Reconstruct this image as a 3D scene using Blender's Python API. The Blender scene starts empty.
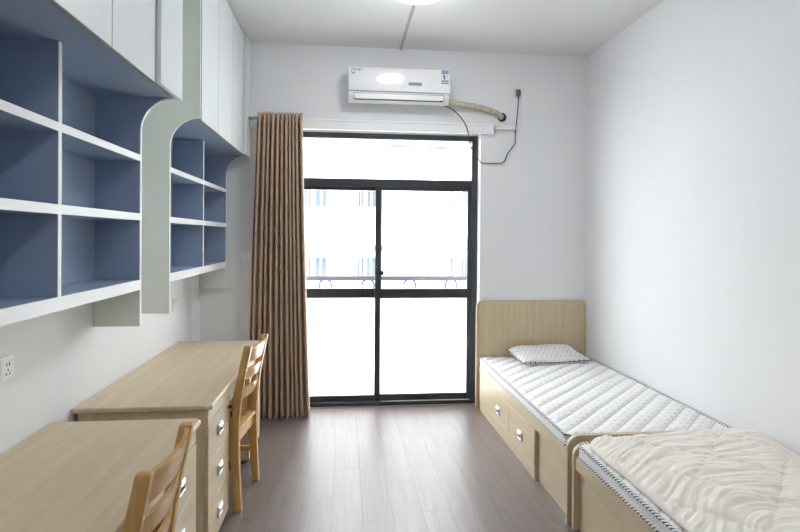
import bpy, bmesh, math, random
from mathutils import Vector, Matrix, noise

random.seed(7)
S = bpy.context.scene
COL = S.collection

# ------------------------------------------------------------------ camera
CAM_H, YAW, PITCH, ROLL = 1.546, 0.1026, -0.0056, 0.0075
fw = Vector((math.sin(YAW) * math.cos(PITCH), math.cos(YAW) * math.cos(PITCH), math.sin(PITCH)))
rt = Vector((math.cos(YAW), -math.sin(YAW), 0))
up = rt.cross(fw)
rt, up = rt * math.cos(ROLL) + up * math.sin(ROLL), up * math.cos(ROLL) - rt * math.sin(ROLL)
cd = bpy.data.cameras.new('camera')
cam = bpy.data.objects.new('camera', cd)
COL.objects.link(cam)
cd.sensor_width = 36
cd.lens = 540 * 36 / 800
cd.shift_y = -26.2 / 800
cd.clip_start = 0.05
cam.matrix_world = Matrix(((rt.x, up.x, -fw.x, 0), (rt.y, up.y, -fw.y, 0), (rt.z, up.z, -fw.z, CAM_H), (0, 0, 0, 1)))
S.camera = cam

# ------------------------------------------------------------------ light and exposure
SKY = 10.5
w = bpy.data.worlds.new('overcast_sky')
S.world = w
w.use_nodes = True
bg = w.node_tree.nodes['Background']
bg.inputs[0].default_value = (0.945, 0.975, 1.0, 1)
bg.inputs[1].default_value = SKY
LAMP = 31.0
S.view_settings.view_transform = 'Standard'
S.view_settings.look = 'None'
S.view_settings.exposure = 0.12
S.view_settings.gamma = 1.0
S.view_settings.use_curve_mapping = False
S.cycles.max_bounces = 10
S.cycles.diffuse_bounces = 7
S.cycles.transparent_max_bounces = 16
S.cycles.sample_clamp_indirect = 12

# ------------------------------------------------------------------ room dimensions
XL, XR, YB, YF, ZC = -1.2335, 2.222, 4.806, -1.6, 3.223
WX0, WX1, WZ = -0.60, 1.224, 2.50          # balcony door opening


def srgb(r, g, b):
    f = lambda c: ((c / 255 + 0.055) / 1.055) ** 2.4 if c > 10 else c / 255 / 12.92
    return (f(r), f(g), f(b), 1)


# ------------------------------------------------------------------ materials
class NT:
    """small helper around a material's node tree"""
    def __init__(self, name, rough=0.5, spec=0.5, metal=0.0):
        self.m = bpy.data.materials.new(name)
        self.m.use_nodes = True
        self.t = self.m.node_tree
        self.b = self.t.nodes['Principled BSDF']
        self.b.inputs['Roughness'].default_value = rough
        self.b.inputs['Metallic'].default_value = metal
        self.b.inputs['Specular IOR Level'].default_value = spec

    def n(self, kind, **k):
        o = self.t.nodes.new(kind)
        for a, v in k.items():
            setattr(o, a, v)
        return o

    def l(self, a, b):
        self.t.links.new(a, b)

    def math(self, op, a, b=None, c=None):
        o = self.n('ShaderNodeMath', operation=op)
        for i, v in enumerate((a, b, c)):
            if v is None:
                continue
            if isinstance(v, (int, float)):
                o.inputs[i].default_value = v
            else:
                self.l(v, o.inputs[i])
        return o.outputs[0]

    def coords(self, scale=(1, 1, 1), rot=(0, 0, 0), kind='Object'):
        tc = self.n('ShaderNodeTexCoord')
        mp = self.n('ShaderNodeMapping')
        mp.inputs['Scale'].default_value = scale
        mp.inputs['Rotation'].default_value = rot
        self.l(tc.outputs[kind], mp.inputs[0])
        return mp.outputs[0]

    def xyz(self, vec):
        s = self.n('ShaderNodeSeparateXYZ')
        self.l(vec, s.inputs[0])
        return s.outputs

    def noise(self, vec, scale, detail=4, rough=0.55):
        o = self.n('ShaderNodeTexNoise')
        o.inputs['Scale'].default_value = scale
        o.inputs['Detail'].default_value = detail
        o.inputs['Roughness'].default_value = rough
        if vec is not None:
            self.l(vec, o.inputs['Vector'])
        return o.outputs['Fac']

    def ramp(self, fac, stops):
        o = self.n('ShaderNodeValToRGB')
        e = o.color_ramp.elements
        while len(e) < len(stops):
            e.new(0.5)
        for el, (p, c) in zip(e, stops):
            el.position = p
            el.color = c
        self.l(fac, o.inputs[0])
        return o.outputs[0]

    def mix(self, fac, a, b):
        o = self.n('ShaderNodeMix', data_type='RGBA')
        for sock, v in ((o.inputs[0], fac), (o.inputs[6], a), (o.inputs[7], b)):
            if isinstance(v, (int, float)):
                sock.default_value = v
            elif isinstance(v, tuple):
                sock.default_value = v
            else:
                self.l(v, sock)
        return o.outputs[2]

    def color(self, c):
        if isinstance(c, tuple):
            self.b.inputs['Base Color'].default_value = c
        else:
            self.l(c, self.b.inputs['Base Color'])

    def bump(self, h, strength, dist=0.002):
        o = self.n('ShaderNodeBump')
        o.inputs['Strength'].default_value = strength
        o.inputs['Distance'].default_value = dist
        self.l(h, o.inputs['Height'])
        self.l(o.outputs[0], self.b.inputs['Normal'])


M = {}


def paint(name, c, rough=0.6, var=0.03, scale=3.0, bump=0.06, spec=0.3, bscale=220):
    t = NT(name, rough, spec)
    v = t.coords()
    nz = t.noise(v, scale, 3)
    lo = tuple(x * (1 - var) for x in c[:3]) + (1,)
    hi = tuple(min(1, x * (1 + var)) for x in c[:3]) + (1,)
    t.color(t.ramp(nz, [(0.3, lo), (0.7, hi)]))
    if bump:
        t.bump(t.noise(v, bscale, 2), bump, 0.001)
    M[name] = t.m
    return t


def wood(name, c, dark, axis, rough=0.4, spec=0.4, grain=1.0, stretch=16):
    """veneer: fine streaks along one axis"""
    t = NT(name, rough, spec)
    sc = [stretch, stretch, stretch]
    sc[axis] = 1.0
    v = t.coords(tuple(sc))
    broad = t.noise(v, 1.3, 5, 0.6)
    fine = t.noise(t.coords(tuple(s * (7 if i != axis else 3) for i, s in enumerate(sc))), 1.0, 3, 0.6)
    a = t.mix(t.math('MULTIPLY', t.ramp(broad, [(0.35, (0, 0, 0, 1)), (0.72, (1, 1, 1, 1))]), 0.55 * grain), c, dark)
    col = t.mix(t.math('MULTIPLY', t.ramp(fine, [(0.45, (0, 0, 0, 1)), (0.75, (1, 1, 1, 1))]), 0.35 * grain), a, dark)
    t.color(col)
    t.bump(fine, 0.05, 0.0006)
    M[name] = t.m
    return t


paint('wall_paint', srgb(231, 232, 234), 0.65, 0.012, 1.5, 0.05)
paint('ceiling_paint', srgb(224, 224, 226), 0.7, 0.01, 1.2, 0.03)
paint('white_laminate', srgb(232, 234, 234), 0.35, 0.015, 6, 0.02)
paint('sage_laminate', srgb(221, 226, 221), 0.4, 0.012, 5, 0.02)
paint('blue_laminate', srgb(152, 168, 191), 0.42, 0.03, 4, 0.02)
paint('white_plastic', srgb(240, 241, 242), 0.3, 0.01, 4, 0.0)
paint('edge_trim', srgb(150, 150, 144), 0.5, 0.03, 6, 0.0)
paint('gloss_plastic', srgb(240, 241, 243), 0.08, 0.008, 4, 0.0, 0.5)
paint('grey_plastic', srgb(150, 152, 155), 0.4, 0.02, 8, 0.0)
paint('plug_grey', srgb(112, 106, 104), 0.5, 0.03, 8, 0.0)
paint('dark_plastic', srgb(52, 50, 50), 0.45, 0.05, 8, 0.0)
paint('black_cable', srgb(48, 42, 42), 0.5, 0.05, 8, 0.0)
paint('frame_metal', srgb(50, 54, 60), 0.35, 0.05, 8, 0.03, 0.5)
paint('facade_white', srgb(240, 240, 238), 0.9, 0.02, 0.6, 0.0)
paint('facade_ledge', srgb(222, 222, 222), 0.9, 0.02, 0.6, 0.0)
paint('far_glass', srgb(78, 86, 96), 0.25, 0.3, 0.9, 0.0)
paint('far_frame', srgb(170, 178, 186), 0.5, 0.05, 1.0, 0.0)
paint('far_grey', srgb(92, 95, 100), 0.6, 0.05, 2.0, 0.0)
paint('conduit_grey', srgb(176, 177, 180), 0.6, 0.03, 2.0, 0.0)
paint('band_blue', srgb(104, 114, 126), 0.9, 0.05, 2.0, 0.0)
paint('concrete', srgb(205, 204, 200), 0.9, 0.05, 2.0, 0.05)
paint('rail_metal', srgb(84, 81, 90), 0.6, 0.08, 6.0, 0.0)
paint('label_blue', srgb(124, 162, 200), 0.4, 0.05, 20, 0.0)
paint('label_white', srgb(232, 236, 238), 0.4, 0.02, 20, 0.0)
paint('logo_teal', srgb(40, 140, 130), 0.4, 0.05, 20, 0.0)
paint('logo_ink', srgb(60, 66, 80), 0.4, 0.05, 20, 0.0)
t = NT('chrome', 0.32, 0.5, 0.85); t.color(srgb(222, 224, 228)); M['chrome'] = t.m
t = NT('brushed_metal', 0.35, 0.5, 1.0); t.color(srgb(170, 172, 175)); M['brushed_metal'] = t.m

# cabinet doors: white foil with faint upright streaks
t = NT('door_foil', 0.3, 0.4)
st = t.noise(t.coords((60, 60, 1.2)), 2.0, 3)
t.color(t.ramp(st, [(0.3, srgb(222, 227, 229)), (0.7, srgb(228, 232, 234))]))
M['door_foil'] = t.m

OAK, OAKD = srgb(211, 194, 165), srgb(188, 169, 138)
wood('oak_x', OAK, OAKD, 0)
wood('oak_y', OAK, OAKD, 1)
wood('oak_z', OAK, OAKD, 2)
wood('oak_board', srgb(207, 189, 158), srgb(182, 161, 128), 2, grain=1.1)
wood('pine_z', srgb(212, 168, 106), srgb(172, 124, 66), 2, 0.2, 0.6, 0.9, 10)
wood('pine_y', srgb(214, 172, 112), srgb(176, 130, 72), 1, 0.2, 0.6, 0.9, 10)
wood('pine_x', srgb(214, 172, 112), srgb(176, 130, 72), 0, 0.2, 0.6, 0.9, 10)

# floor planks: grey brown laminate, tone varies from plank to plank
t = NT('plank', 0.36, 0.55)
oi = t.n('ShaderNodeObjectInfo')
tc = t.n('ShaderNodeTexCoord')
off = t.n('ShaderNodeVectorMath', operation='SCALE')
cmb = t.n('ShaderNodeCombineXYZ')
for i in range(3):
    t.l(oi.outputs['Random'], cmb.inputs[i])
t.l(cmb.outputs[0], off.inputs[0]); off.inputs[3].default_value = 37.0
add = t.n('ShaderNodeVectorMath', operation='ADD')
t.l(tc.outputs['Object'], add.inputs[0]); t.l(off.outputs[0], add.inputs[1])
mp = t.n('ShaderNodeMapping'); mp.inputs['Scale'].default_value = (22, 1.1, 1)
t.l(add.outputs[0], mp.inputs[0])
mp2 = t.n('ShaderNodeMapping'); mp2.inputs['Scale'].default_value = (110, 3.5, 1)
t.l(add.outputs[0], mp2.inputs[0])
g1 = t.noise(mp.outputs[0], 1.0, 5, 0.62)
g2 = t.noise(mp2.outputs[0], 1.0, 4, 0.6)
base = t.mix(oi.outputs['Random'], srgb(121, 110, 108), srgb(125, 114, 112))
dk = t.mix(t.ramp(g1, [(0.36, (0, 0, 0, 1)), (0.7, (1, 1, 1, 1))]), base, srgb(108, 96, 94))
col = t.mix(t.math('MULTIPLY', t.ramp(g2, [(0.45, (0, 0, 0, 1)), (0.72, (1, 1, 1, 1))]), 0.5), dk, srgb(94, 82, 80))
t.color(col)
M['plank'] = t.m
paint('subfloor', srgb(60, 54, 52), 0.8)

# curtain cloth
t = NT('curtain_cloth', 0.85, 0.2)
t.b.inputs['Sheen Weight'].default_value = 0.25
wv = t.noise(t.coords((400, 400, 60)), 1.0, 2)
t.color(t.ramp(wv, [(0.3, srgb(186, 160, 136)), (0.7, srgb(193, 167, 143))]))
M['curtain_cloth'] = t.m

# piping: black and white slanted stripes
t = NT('striped_piping', 0.8, 0.2)
x = t.xyz(t.coords())
sl = t.math('ADD', t.math('ADD', x[0], x[1]), t.math('MULTIPLY', x[2], 0.8))
fr = t.math('FRACT', t.math('MULTIPLY', sl, 44.0))
t.color(t.mix(t.math('GREATER_THAN', fr, 0.42), srgb(62, 64, 72), srgb(232, 233, 236)))
M['striped_piping'] = t.m

# mattress ticking: white with rows of small grey strokes on the diagonal
def ticking(name, base):
    t = NT(name, 0.85, 0.2)
    x = t.xyz(t.coords())
    a = t.math('MULTIPLY', t.math('ADD', x[0], x[1]), 0.7071)
    b = t.math('MULTIPLY', t.math('SUBTRACT', x[1], x[0]), 0.7071)
    rowf = t.math('MULTIPLY', b, 1 / 0.034)
    row = t.math('FLOOR', rowf)
    fb = t.math('FRACT', rowf)
    af = t.math('ADD', t.math('MULTIPLY', a, 1 / 0.085), t.math('MULTIPLY', row, 0.37))
    fa = t.math('FRACT', af)
    # slanted stroke
    d = t.math('ABSOLUTE', t.math('SUBTRACT', t.math('SUBTRACT', fb, 0.5), t.math('MULTIPLY', t.math('SUBTRACT', fa, 0.5), -0.5)))
    m1 = t.math('LESS_THAN', d, 0.11)
    m2 = t.math('LESS_THAN', t.math('ABSOLUTE', t.math('SUBTRACT', fa, 0.5)), 0.19)
    m = t.math('MULTIPLY', t.math('MULTIPLY', m1, m2), 0.42)
    fq = t.math('ABSOLUTE', t.math('SUBTRACT', t.math('FRACT', t.math('ADD', t.math('MULTIPLY', b, 1 / 0.102), 0.5)), 0.5))
    on_top = t.math('GREATER_THAN', x[2], 0.05)
    m = t.math('MULTIPLY', m, on_top)
    seam = t.math('MULTIPLY', t.math('MULTIPLY', t.math('LESS_THAN', fq, 0.045), 0.42), on_top)
    t.color(t.mix(t.math('MAXIMUM', m, seam), base, srgb(150, 152, 160)))
    t.bump(t.noise(t.coords(), 500, 2), 0.1, 0.0005)
    M[name] = t.m
ticking('ticking', srgb(238, 237, 236))

# pillow cloth: pale grey with dark pin dots
t = NT('dotted_cloth', 0.85, 0.2)
x = t.xyz(t.coords((1, 1, 1)))
gx = t.math('MULTIPLY', x[0], 1 / 0.045)
gy0 = t.math('MULTIPLY', x[1], 1 / 0.03)
ry = t.math('FLOOR', gy0)
gx2 = t.math('ADD', gx, t.math('MULTIPLY', ry, 0.5))
dx = t.math('SUBTRACT', t.math('FRACT', gx2), 0.5)
dy = t.math('MULTIPLY', t.math('SUBTRACT', t.math('FRACT', gy0), 0.5), 0.67)
rr = t.math('SQRT', t.math('ADD', t.math('MULTIPLY', dx, dx), t.math('MULTIPLY', dy, dy)))
t.color(t.mix(t.math('LESS_THAN', rr, 0.095), srgb(226, 226, 226), srgb(84, 86, 94)))
M['dotted_cloth'] = t.m

# cotton quilt with pink quilting thread on a large diamond grid
t = NT('quilt_cotton', 0.9, 0.15)
t.b.inputs['Sheen Weight'].default_value = 0.2
v = t.coords()
x = t.xyz(v)
wob = t.math('MULTIPLY', t.math('SUBTRACT', t.noise(v, 6, 2), 0.5), 0.05)
masks = None
for sgn in (1, -1):
    q = t.math('ADD', t.math('ADD', t.math('MULTIPLY', x[0], 0.72), t.math('MULTIPLY', x[1], sgn * 0.72)), wob)
    fr = t.math('ABSOLUTE', t.math('SUBTRACT', t.math('FRACT', t.math('MULTIPLY', q, 1 / 0.30)), 0.5))
    mk = t.math('LESS_THAN', fr, 0.012)
    masks = mk if masks is None else t.math('MAXIMUM', masks, mk)
nz = t.noise(v, 9, 4)
base = t.ramp(nz, [(0.3, srgb(239, 232, 222)), (0.7, srgb(246, 240, 231))])
t.color(t.mix(t.math('MULTIPLY', masks, 0.22), base, srgb(226, 186, 174)))
t.bump(t.noise(v, 60, 4), 0.25, 0.004)
M['quilt_cotton'] = t.m

# hose wrapped in ageing tape
t = NT('hose_tape', 0.6, 0.3)
nz = t.noise(t.coords(), 30, 4)
t.color(t.ramp(nz, [(0.3, srgb(168, 160, 138)), (0.7, srgb(206, 200, 180))]))
M['hose_tape'] = t.m

# glazing: thin clear pane
def glass(name, tint, frost):
    m = bpy.data.materials.new(name)
    m.use_nodes = True
    nt = m.node_tree
    nt.nodes.clear()
    out = nt.nodes.new('ShaderNodeOutputMaterial')
    gl = nt.nodes.new('ShaderNodeBsdfGlossy'); gl.inputs['Roughness'].default_value = 0.02
    if frost:
        tr = nt.nodes.new('ShaderNodeBsdfTranslucent')
    else:
        tr = nt.nodes.new('ShaderNodeBsdfTransparent')
    tr.inputs[0].default_value = tint
    mx = nt.nodes.new('ShaderNodeMixShader')
    mx.inputs[0].default_value = 0.05
    nt.links.new(tr.outputs[0], mx.inputs[1]); nt.links.new(gl.outputs[0], mx.inputs[2])
    nt.links.new(mx.outputs[0], out.inputs[0])
    M[name] = m
glass('clear_glass', (0.97, 0.985, 0.98, 1), False)
glass('frosted_glass', (0.95, 0.96, 0.96, 1), True)

# lamp diffuser
t = NT('lamp_glow', 0.5)
t.b.inputs['Emission Color'].default_value = (0.98, 0.988, 1.0, 1)
t.b.inputs['Emission Strength'].default_value = LAMP
t.color(srgb(245, 245, 245))
M['lamp_glow'] = t.m


# ------------------------------------------------------------------ geometry helpers
def link(o, parent=None):
    COL.objects.link(o)
    if parent is not None:
        o.parent = parent
    return o


def mesh_obj(name, bm, mat, parent=None, smooth=False, autosmooth=None):
    me = bpy.data.meshes.new(name)
    bmesh.ops.recalc_face_normals(bm, faces=bm.faces)
    bm.to_mesh(me)
    bm.free()
    me.materials.append(M[mat])
    if smooth:
        me.polygons.foreach_set('use_smooth', [True] * len(me.polygons))
        if autosmooth:
            me.set_sharp_from_angle(angle=math.radians(autosmooth))
    o = bpy.data.objects.new(name, me)
    return link(o, parent)


def rbox(bm, x0, x1, y0, y1, z0, z1, r=0.0, seg=2):
    b = bmesh.new()
    bmesh.ops.create_cube(b, size=1)
    for v in b.verts:
        v.co = Vector((x0 + (v.co.x + .5) * (x1 - x0), y0 + (v.co.y + .5) * (y1 - y0), z0 + (v.co.z + .5) * (z1 - z0)))
    if r > 0:
        bmesh.ops.bevel(b, geom=list(b.edges), offset=r, segments=seg, profile=0.5, affect='EDGES')
    merge(bm, b)
    return bm


def merge(bm, b, mat=None):
    mp = {}
    for v in b.verts:
        mp[v] = bm.verts.new(mat @ v.co if mat else v.co)
    for f in b.faces:
        try:
            bm.faces.new([mp[v] for v in f.verts])
        except ValueError:
            pass
    b.free()


def prism(bm, pts, axis, a0, a1):
    """polygon in the two other axes, extruded along axis"""
    def P(p, a):
        c = [p[0], p[1]]
        c.insert(axis, a)
        return Vector(c)
    lo = [bm.verts.new(P(p, a0)) for p in pts]
    hi = [bm.verts.new(P(p, a1)) for p in pts]
    n = len(pts)
    bm.faces.new(lo[::-1]); bm.faces.new(hi)
    for i in range(n):
        bm.faces.new((lo[i], lo[(i + 1) % n], hi[(i + 1) % n], hi[i]))
    return bm


def tube(bm, pts, r, seg=10, closed=False):
    pts = [Vector(p) for p in pts]
    n = len(pts)
    rings = []
    prev = None
    for i, p in enumerate(pts):
        if closed:
            d = (pts[(i + 1) % n] - pts[i - 1]).normalized()
        else:
            d = (pts[min(i + 1, n - 1)] - pts[max(i - 1, 0)]).normalized()
        if prev is None:
            a = d.orthogonal().normalized()
        else:
            a = (prev - d * prev.dot(d)).normalized()
        prev = a
        b = d.cross(a)
        rr = r[i] if isinstance(r, (list, tuple)) else r
        rings.append([bm.verts.new(p + (a * math.cos(t) + b * math.sin(t)) * rr) for t in [2 * math.pi * k / seg for k in range(seg)]])
    m = n if closed else n - 1
    for i in range(m):
        A, B = rings[i], rings[(i + 1) % n]
        # closed loops can twist: find best offset
        o = 0
        if closed and i == n - 1:
            o = min(range(seg), key=lambda k: (A[0].co - B[k].co).length)
        for k in range(seg):
            bm.faces.new((A[k], A[(k + 1) % seg], B[(k + 1 + o) % seg], B[(k + o) % seg]))
    if not closed:
        bm.faces.new(rings[0][::-1]); bm.faces.new(rings[-1])
    return bm


def spline(ctrl, n):
    """Catmull-Rom through control points"""
    c = [Vector(p) for p in ctrl]
    c = [c[0] * 2 - c[1]] + c + [c[-1] * 2 - c[-2]]
    out = []
    segs = len(c) - 3
    for i in range(segs):
        p0, p1, p2, p3 = c[i:i + 4]
        for k in range(n):
            t = k / n
            out.append(0.5 * ((2 * p1) + (p2 - p0) * t + (2 * p0 - 5 * p1 + 4 * p2 - p3) * t * t + (3 * p1 - p0 - 3 * p2 + p3) * t ** 3))
    out.append(c[-2])
    return out


def revolve(bm, prof, seg=24, axis='z', loc=(0, 0, 0)):
    """profile of (radius, height)"""
    L = Vector(loc)
    rings = []
    for r, h in prof:
        ring = []
        for k in range(seg):
            t = 2 * math.pi * k / seg
            a, b = r * math.cos(t), r * math.sin(t)
            ring.append(bm.verts.new(L + (Vector((a, b, h)) if axis == 'z' else Vector((a, h, b)) if axis == 'y' else Vector((h, a, b)))))
        rings.append(ring)
    for A, B in zip(rings, rings[1:]):
        for k in range(seg):
            bm.faces.new((A[k], A[(k + 1) % seg], B[(k + 1) % seg], B[k]))
    bm.faces.new(rings[0][::-1]); bm.faces.new(rings[-1])
    return bm


def tag(o, label=None, cat=None, group=None, kind=None):
    for k, v in (('label', label), ('category', cat), ('group', group), ('kind', kind)):
        if v:
            o[k] = v
    return o


def thing(name, label, cat, loc=(0, 0, 0), rz=0, group=None):
    o = bpy.data.objects.new(name, None)
    o.empty_display_size = 0.1
    link(o)
    o.location = loc
    o.rotation_euler = (0, 0, rz)
    return tag(o, label, cat, group)


def box_part(name, mat, parent, *dims, r=0.002, seg=1):
    return mesh_obj(name, rbox(bmesh.new(), *dims, r, seg), mat, parent)


def copy_tree(o, parent=None):
    c = o.copy()
    link(c, parent)
    for ch in list(o.children):
        copy_tree(ch, c)
    return c


def structure(name, bm, mat, label):
    o = mesh_obj(name, bm, mat)
    return tag(o, label, None, None, 'structure')


# ================================================================== THE ROOM
T = 0.24
bm = bmesh.new(); rbox(bm, XL - T, XR + T, YF - T, YB + T, -0.2, -0.012)
floor = structure('floor', bm, 'subfloor', 'grey brown laminate plank floor')
PW = 0.168
cache = {}
def plank_mesh(wd, ln):
    key = (round(wd, 3), round(ln, 3))
    if key not in cache:
        b = rbox(bmesh.new(), -wd / 2 + .0002, wd / 2 - .0002, -ln / 2 + .0002, ln / 2 - .0002, -0.012, 0, 0.0004, 1)
        me = bpy.data.meshes.new('plank')
        bmesh.ops.recalc_face_normals(b, faces=b.faces)
        b.to_mesh(me); b.free()
        me.materials.append(M['plank'])
        cache[key] = me
    return cache[key]
xx = XL
row = 0
while xx < XR - 0.02:
    wd = min(PW, XR - xx)
    yy = YF - [0.0, 0.8, 0.4, 1.0, 0.2, 0.6][row % 6]
    yend = 4.905
    while yy < yend - 0.01:
        a, b_ = max(yy, YF), min(yy + 1.2, yend)
        if b_ - a > 0.03:
            o = bpy.data.objects.new('plank', plank_mesh(wd, b_ - a))
            link(o, floor)
            o.location = (xx + wd / 2, (a + b_) / 2, 0)
        yy += 1.2
    xx += wd
    row += 1

structure('ceiling', rbox(bmesh.new(), XL - T, XR + T, YF - T, YB + T, ZC, ZC + 0.2), 'ceiling_paint', 'plain white painted ceiling')
structure('wall_left', rbox(bmesh.new(), XL - T, XL, YF - T, YB + T, -0.012, ZC), 'wall_paint', 'white painted wall behind the desks and cabinets')
structure('wall_right', rbox(bmesh.new(), XR, XR + T, YF - T, YB + T, -0.012, ZC), 'wall_paint', 'bare white painted wall along the beds')
structure('wall_front', rbox(bmesh.new(), XL, XR, YF - T, YF, -0.012, ZC), 'wall_paint', 'white painted wall at the near end of the room')
bm = bmesh.new()
prism(bm, [(XL, -0.012), (WX0, -0.012), (WX0, WZ), (WX1, WZ), (WX1, -0.012), (XR, -0.012), (XR, ZC), (XL, ZC)], 1, YB, YB + T)
structure('wall_back', bm, 'wall_paint', 'white painted wall around the glazed balcony door')
bm = rbox(bmesh.new(), WX0, WX1, 4.906, YB + T, -0.012, 0.004, 0.002, 1)
structure('trim_1', bm, 'concrete', 'pale threshold under the sliding door')

# ---------------------------------------------------------------- sliding balcony door: window_1
win = bpy.data.objects.new('window_1', None)
link(win)
win.location = (WX0, 4.94, 0)
tag(win, 'dark framed sliding glass door with transom light', None, None, 'structure')
def wp(name, mat, x0, x1, y0, y1, z0, z1, parent=win, r=0.003):
    return box_part(name, mat, parent, x0 - WX0, x1 - WX0, y0 - 4.94, y1 - 4.94, z0, z1, r=r)
g = 0.001
FX0, FX1 = WX0 + 0.002, WX1 - 0.004
FZ = 2.482
b = bmesh.new()
for d in ((FX0, FX0 + .05, 4.905, 4.995, 0.005, FZ), (FX1 - .05, FX1, 4.905, 4.995, 0.005, FZ),
          (FX0 + .05, FX1 - .05, 4.905, 4.995, FZ - .05, FZ), (FX0 + .05, FX1 - .05, 4.905, 4.995, 0.005, 0.04)):
    rbox(b, d[0] - WX0, d[1] - WX0, d[2] - 4.94, d[3] - 4.94, d[4], d[5], .003, 1)
mesh_obj('outer_frame', b, 'frame_metal', win)
box_part('lintel_filler', 'white_plastic', win, 0.002, WX1 - WX0 - .002, -.03, .05, FZ, WZ - .0005, r=.002)
wp('transom_bar', 'frame_metal', FX0 + .05, FX1 - .05, 4.905, 4.995, 2.00, 2.07)
wp('transom_pane', 'clear_glass', FX0 + .045, FX1 - .045, 4.948, 4.952, 2.065, FZ - .045, r=0)
MX = 0.311
def sash(x0, x1, yc, ztop, zb, handle):
    b = bmesh.new()
    y0, y1 = yc - .016, yc + .016
    for d in ((x0, x0 + .05, zb, ztop), (x1 - .05, x1, zb, ztop), (x0 + .05, x1 - .05, ztop - .045, ztop), (x0 + .05, x1 - .05, zb, zb + .06)):
        rbox(b, d[0] - WX0, d[1] - WX0, y0 - 4.94, y1 - 4.94, d[2], d[3], .003, 1)
    s = mesh_obj('sash_frame', b, 'frame_metal', win)
    wp('sash_rail', 'frame_metal', x0 + .048, x1 - .048, y0 + .001, y1 - .001, .983, 1.07, s)
    wp('upper_pane', 'clear_glass', x0 + .045, x1 - .045, yc - .002, yc + .002, 1.065, ztop - .04, s, 0)
    wp('lower_pane', 'frosted_glass', x0 + .045, x1 - .045, yc - .001, yc + .001, zb + .055, .988, s, 0)
    if handle:
        b = bmesh.new()
        rbox(b, x0 + .012 - WX0, x0 + .034 - WX0, y0 - .012 - 4.94, y0 - 4.94, 1.19, 1.27, .004, 2)
        rbox(b, x0 + .030 - WX0, x0 + .082 - WX0, y0 - .022 - 4.94, y0 - .010 - 4.94, 1.195, 1.235, .005, 2)
        rbox(b, x0 + .064 - WX0, x0 + .076 - WX0, y0 - .022 - 4.94, y0 - .012 - 4.94, 1.21, 1.315, .003, 2)
        mesh_obj('latch', b, 'dark_plastic', s)
sash(FX0 + .04, MX + .032, 4.966, 2.012, 0.03, False)
sash(MX - .032, FX1 - .036, 4.930, 2.012, 0.045, True)

# ================================================================== OUTSIDE
bal = rbox(bmesh.new(), -4, 6, YB + T, 6.25, -0.25, -0.03)
structure('balcony_floor', bal, 'concrete', 'concrete balcony floor outside the door')
rl = thing('balcony_railing', 'grey metal balcony railing with rings under its handrail', 'railing', (0, 6.1, -.03))
box_part('top_rail', 'rail_metal', rl, -3.9, 5.9, -.025, .025, 1.078, 1.132, r=.006, seg=2)
box_part('bottom_rail', 'rail_metal', rl, -3.9, 5.9, -.015, .015, .935, .955, r=.004)
ring = None
for k in range(-7, 12):
    b = bmesh.new()
    tube(b, [(0.068 * math.cos(a), 0, 0.068 * math.sin(a)) for a in [2 * math.pi * i / 24 for i in range(24)]], .012, 6, True)
    if ring is None:
        ring = mesh_obj('ring', b, 'rail_metal', rl, True); o = ring
    else:
        b.free(); o = ring.copy(); link(o, rl)
    o.location = (-.208 + .476 * k, 0, 1.024)
post = None
for k in range(-4, 6):
    if post is None:
        post = box_part('post', 'rail_metal', rl, -.016, .016, -.016, .016, 0, 1.092, r=.003); o = post
    else:
        o = post.copy(); link(o, rl)
    o.location = (.384 + 1.428 * k, 0, 0)

structure('ground', rbox(bmesh.new(), -60, 60, 6.3, 80, -7.4, -7.2), 'concrete', 'pale paved ground between the buildings')
FYF = 18.0
fac = thing('apartment_building', 'white apartment block seen through the balcony door', 'building', (1.3, FYF, -7.2))
def fp(name, mat, x0, x1, y0, y1, z0, z1, parent=fac, r=0):
    return box_part(name, mat, parent, x0 - 1.3, x1 - 1.3, y0 - FYF, y1 - FYF, z0 + 7.2, z1 + 7.2, r=r)
# the facade is laid out round its windows, so that each one sits in a real opening
floors_z = [-4.4, -1.7, 1.0 - .0, 3.7]
cols_x = [-8.6, -6.9, -4.2, -2.6, -0.9, 0.65, 3.65, 4.15, 6.4, 8.0, 10.2]
rows = [(-5.05, -3.9), (-2.35, -1.2), (0.1, 0.86), (2.52, 3.1), (5.0, 6.1)]
xs0, xs1 = -14.0, 17.0
zprev = -7.2
wins = [(-1.22, .24), (-.78, .4), (.55, .22), (.90, .34), (3.60, .2), (4.10, .3), (-5.2, .6), (-3.4, .5), (6.4, .6), (8.4, .5), (10.8, .6), (-8, .6)]
wins.sort()
for z0, z1 in rows:
    fp('wall', 'facade_white', xs0, xs1, FYF, FYF + .3, zprev, z0)
    px = xs0
    for cx, hw in wins:
        fp('wall_pier', 'facade_white', px, cx - hw / 2, FYF, FYF + .3, z0, z1)
        wf = fp('window', 'far_frame', cx - hw / 2, cx + hw / 2, FYF + .22, FYF + .26, z0, z1)
        n = 2
        for i in range(n):
            fp('pane', 'far_glass', cx - hw / 2 + hw * i / n + .03, cx - hw / 2 + hw * (i + 1) / n - .03, FYF + .2, FYF + .22, z0 + .04, z1 - .04, wf)
        px = cx + hw / 2
    fp('wall_pier', 'facade_white', px, xs1, FYF, FYF + .3, z0, z1)
    zprev = z1
fp('wall', 'facade_white', xs0, xs1, FYF, FYF + .3, zprev, 7.4)
for z in (-4.0 + .2, -1.0, 1.33, 4.2):
    fp('ledge', 'facade_ledge', xs0, xs1, FYF - .28, FYF, z, z + .07)
    fp('band', 'band_blue', xs0, xs1, FYF - .03, FYF, z - .27, z - .1)
fp('roof', 'facade_ledge', xs0, xs1, FYF, FYF + 8, 7.4, 7.6)
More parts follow.
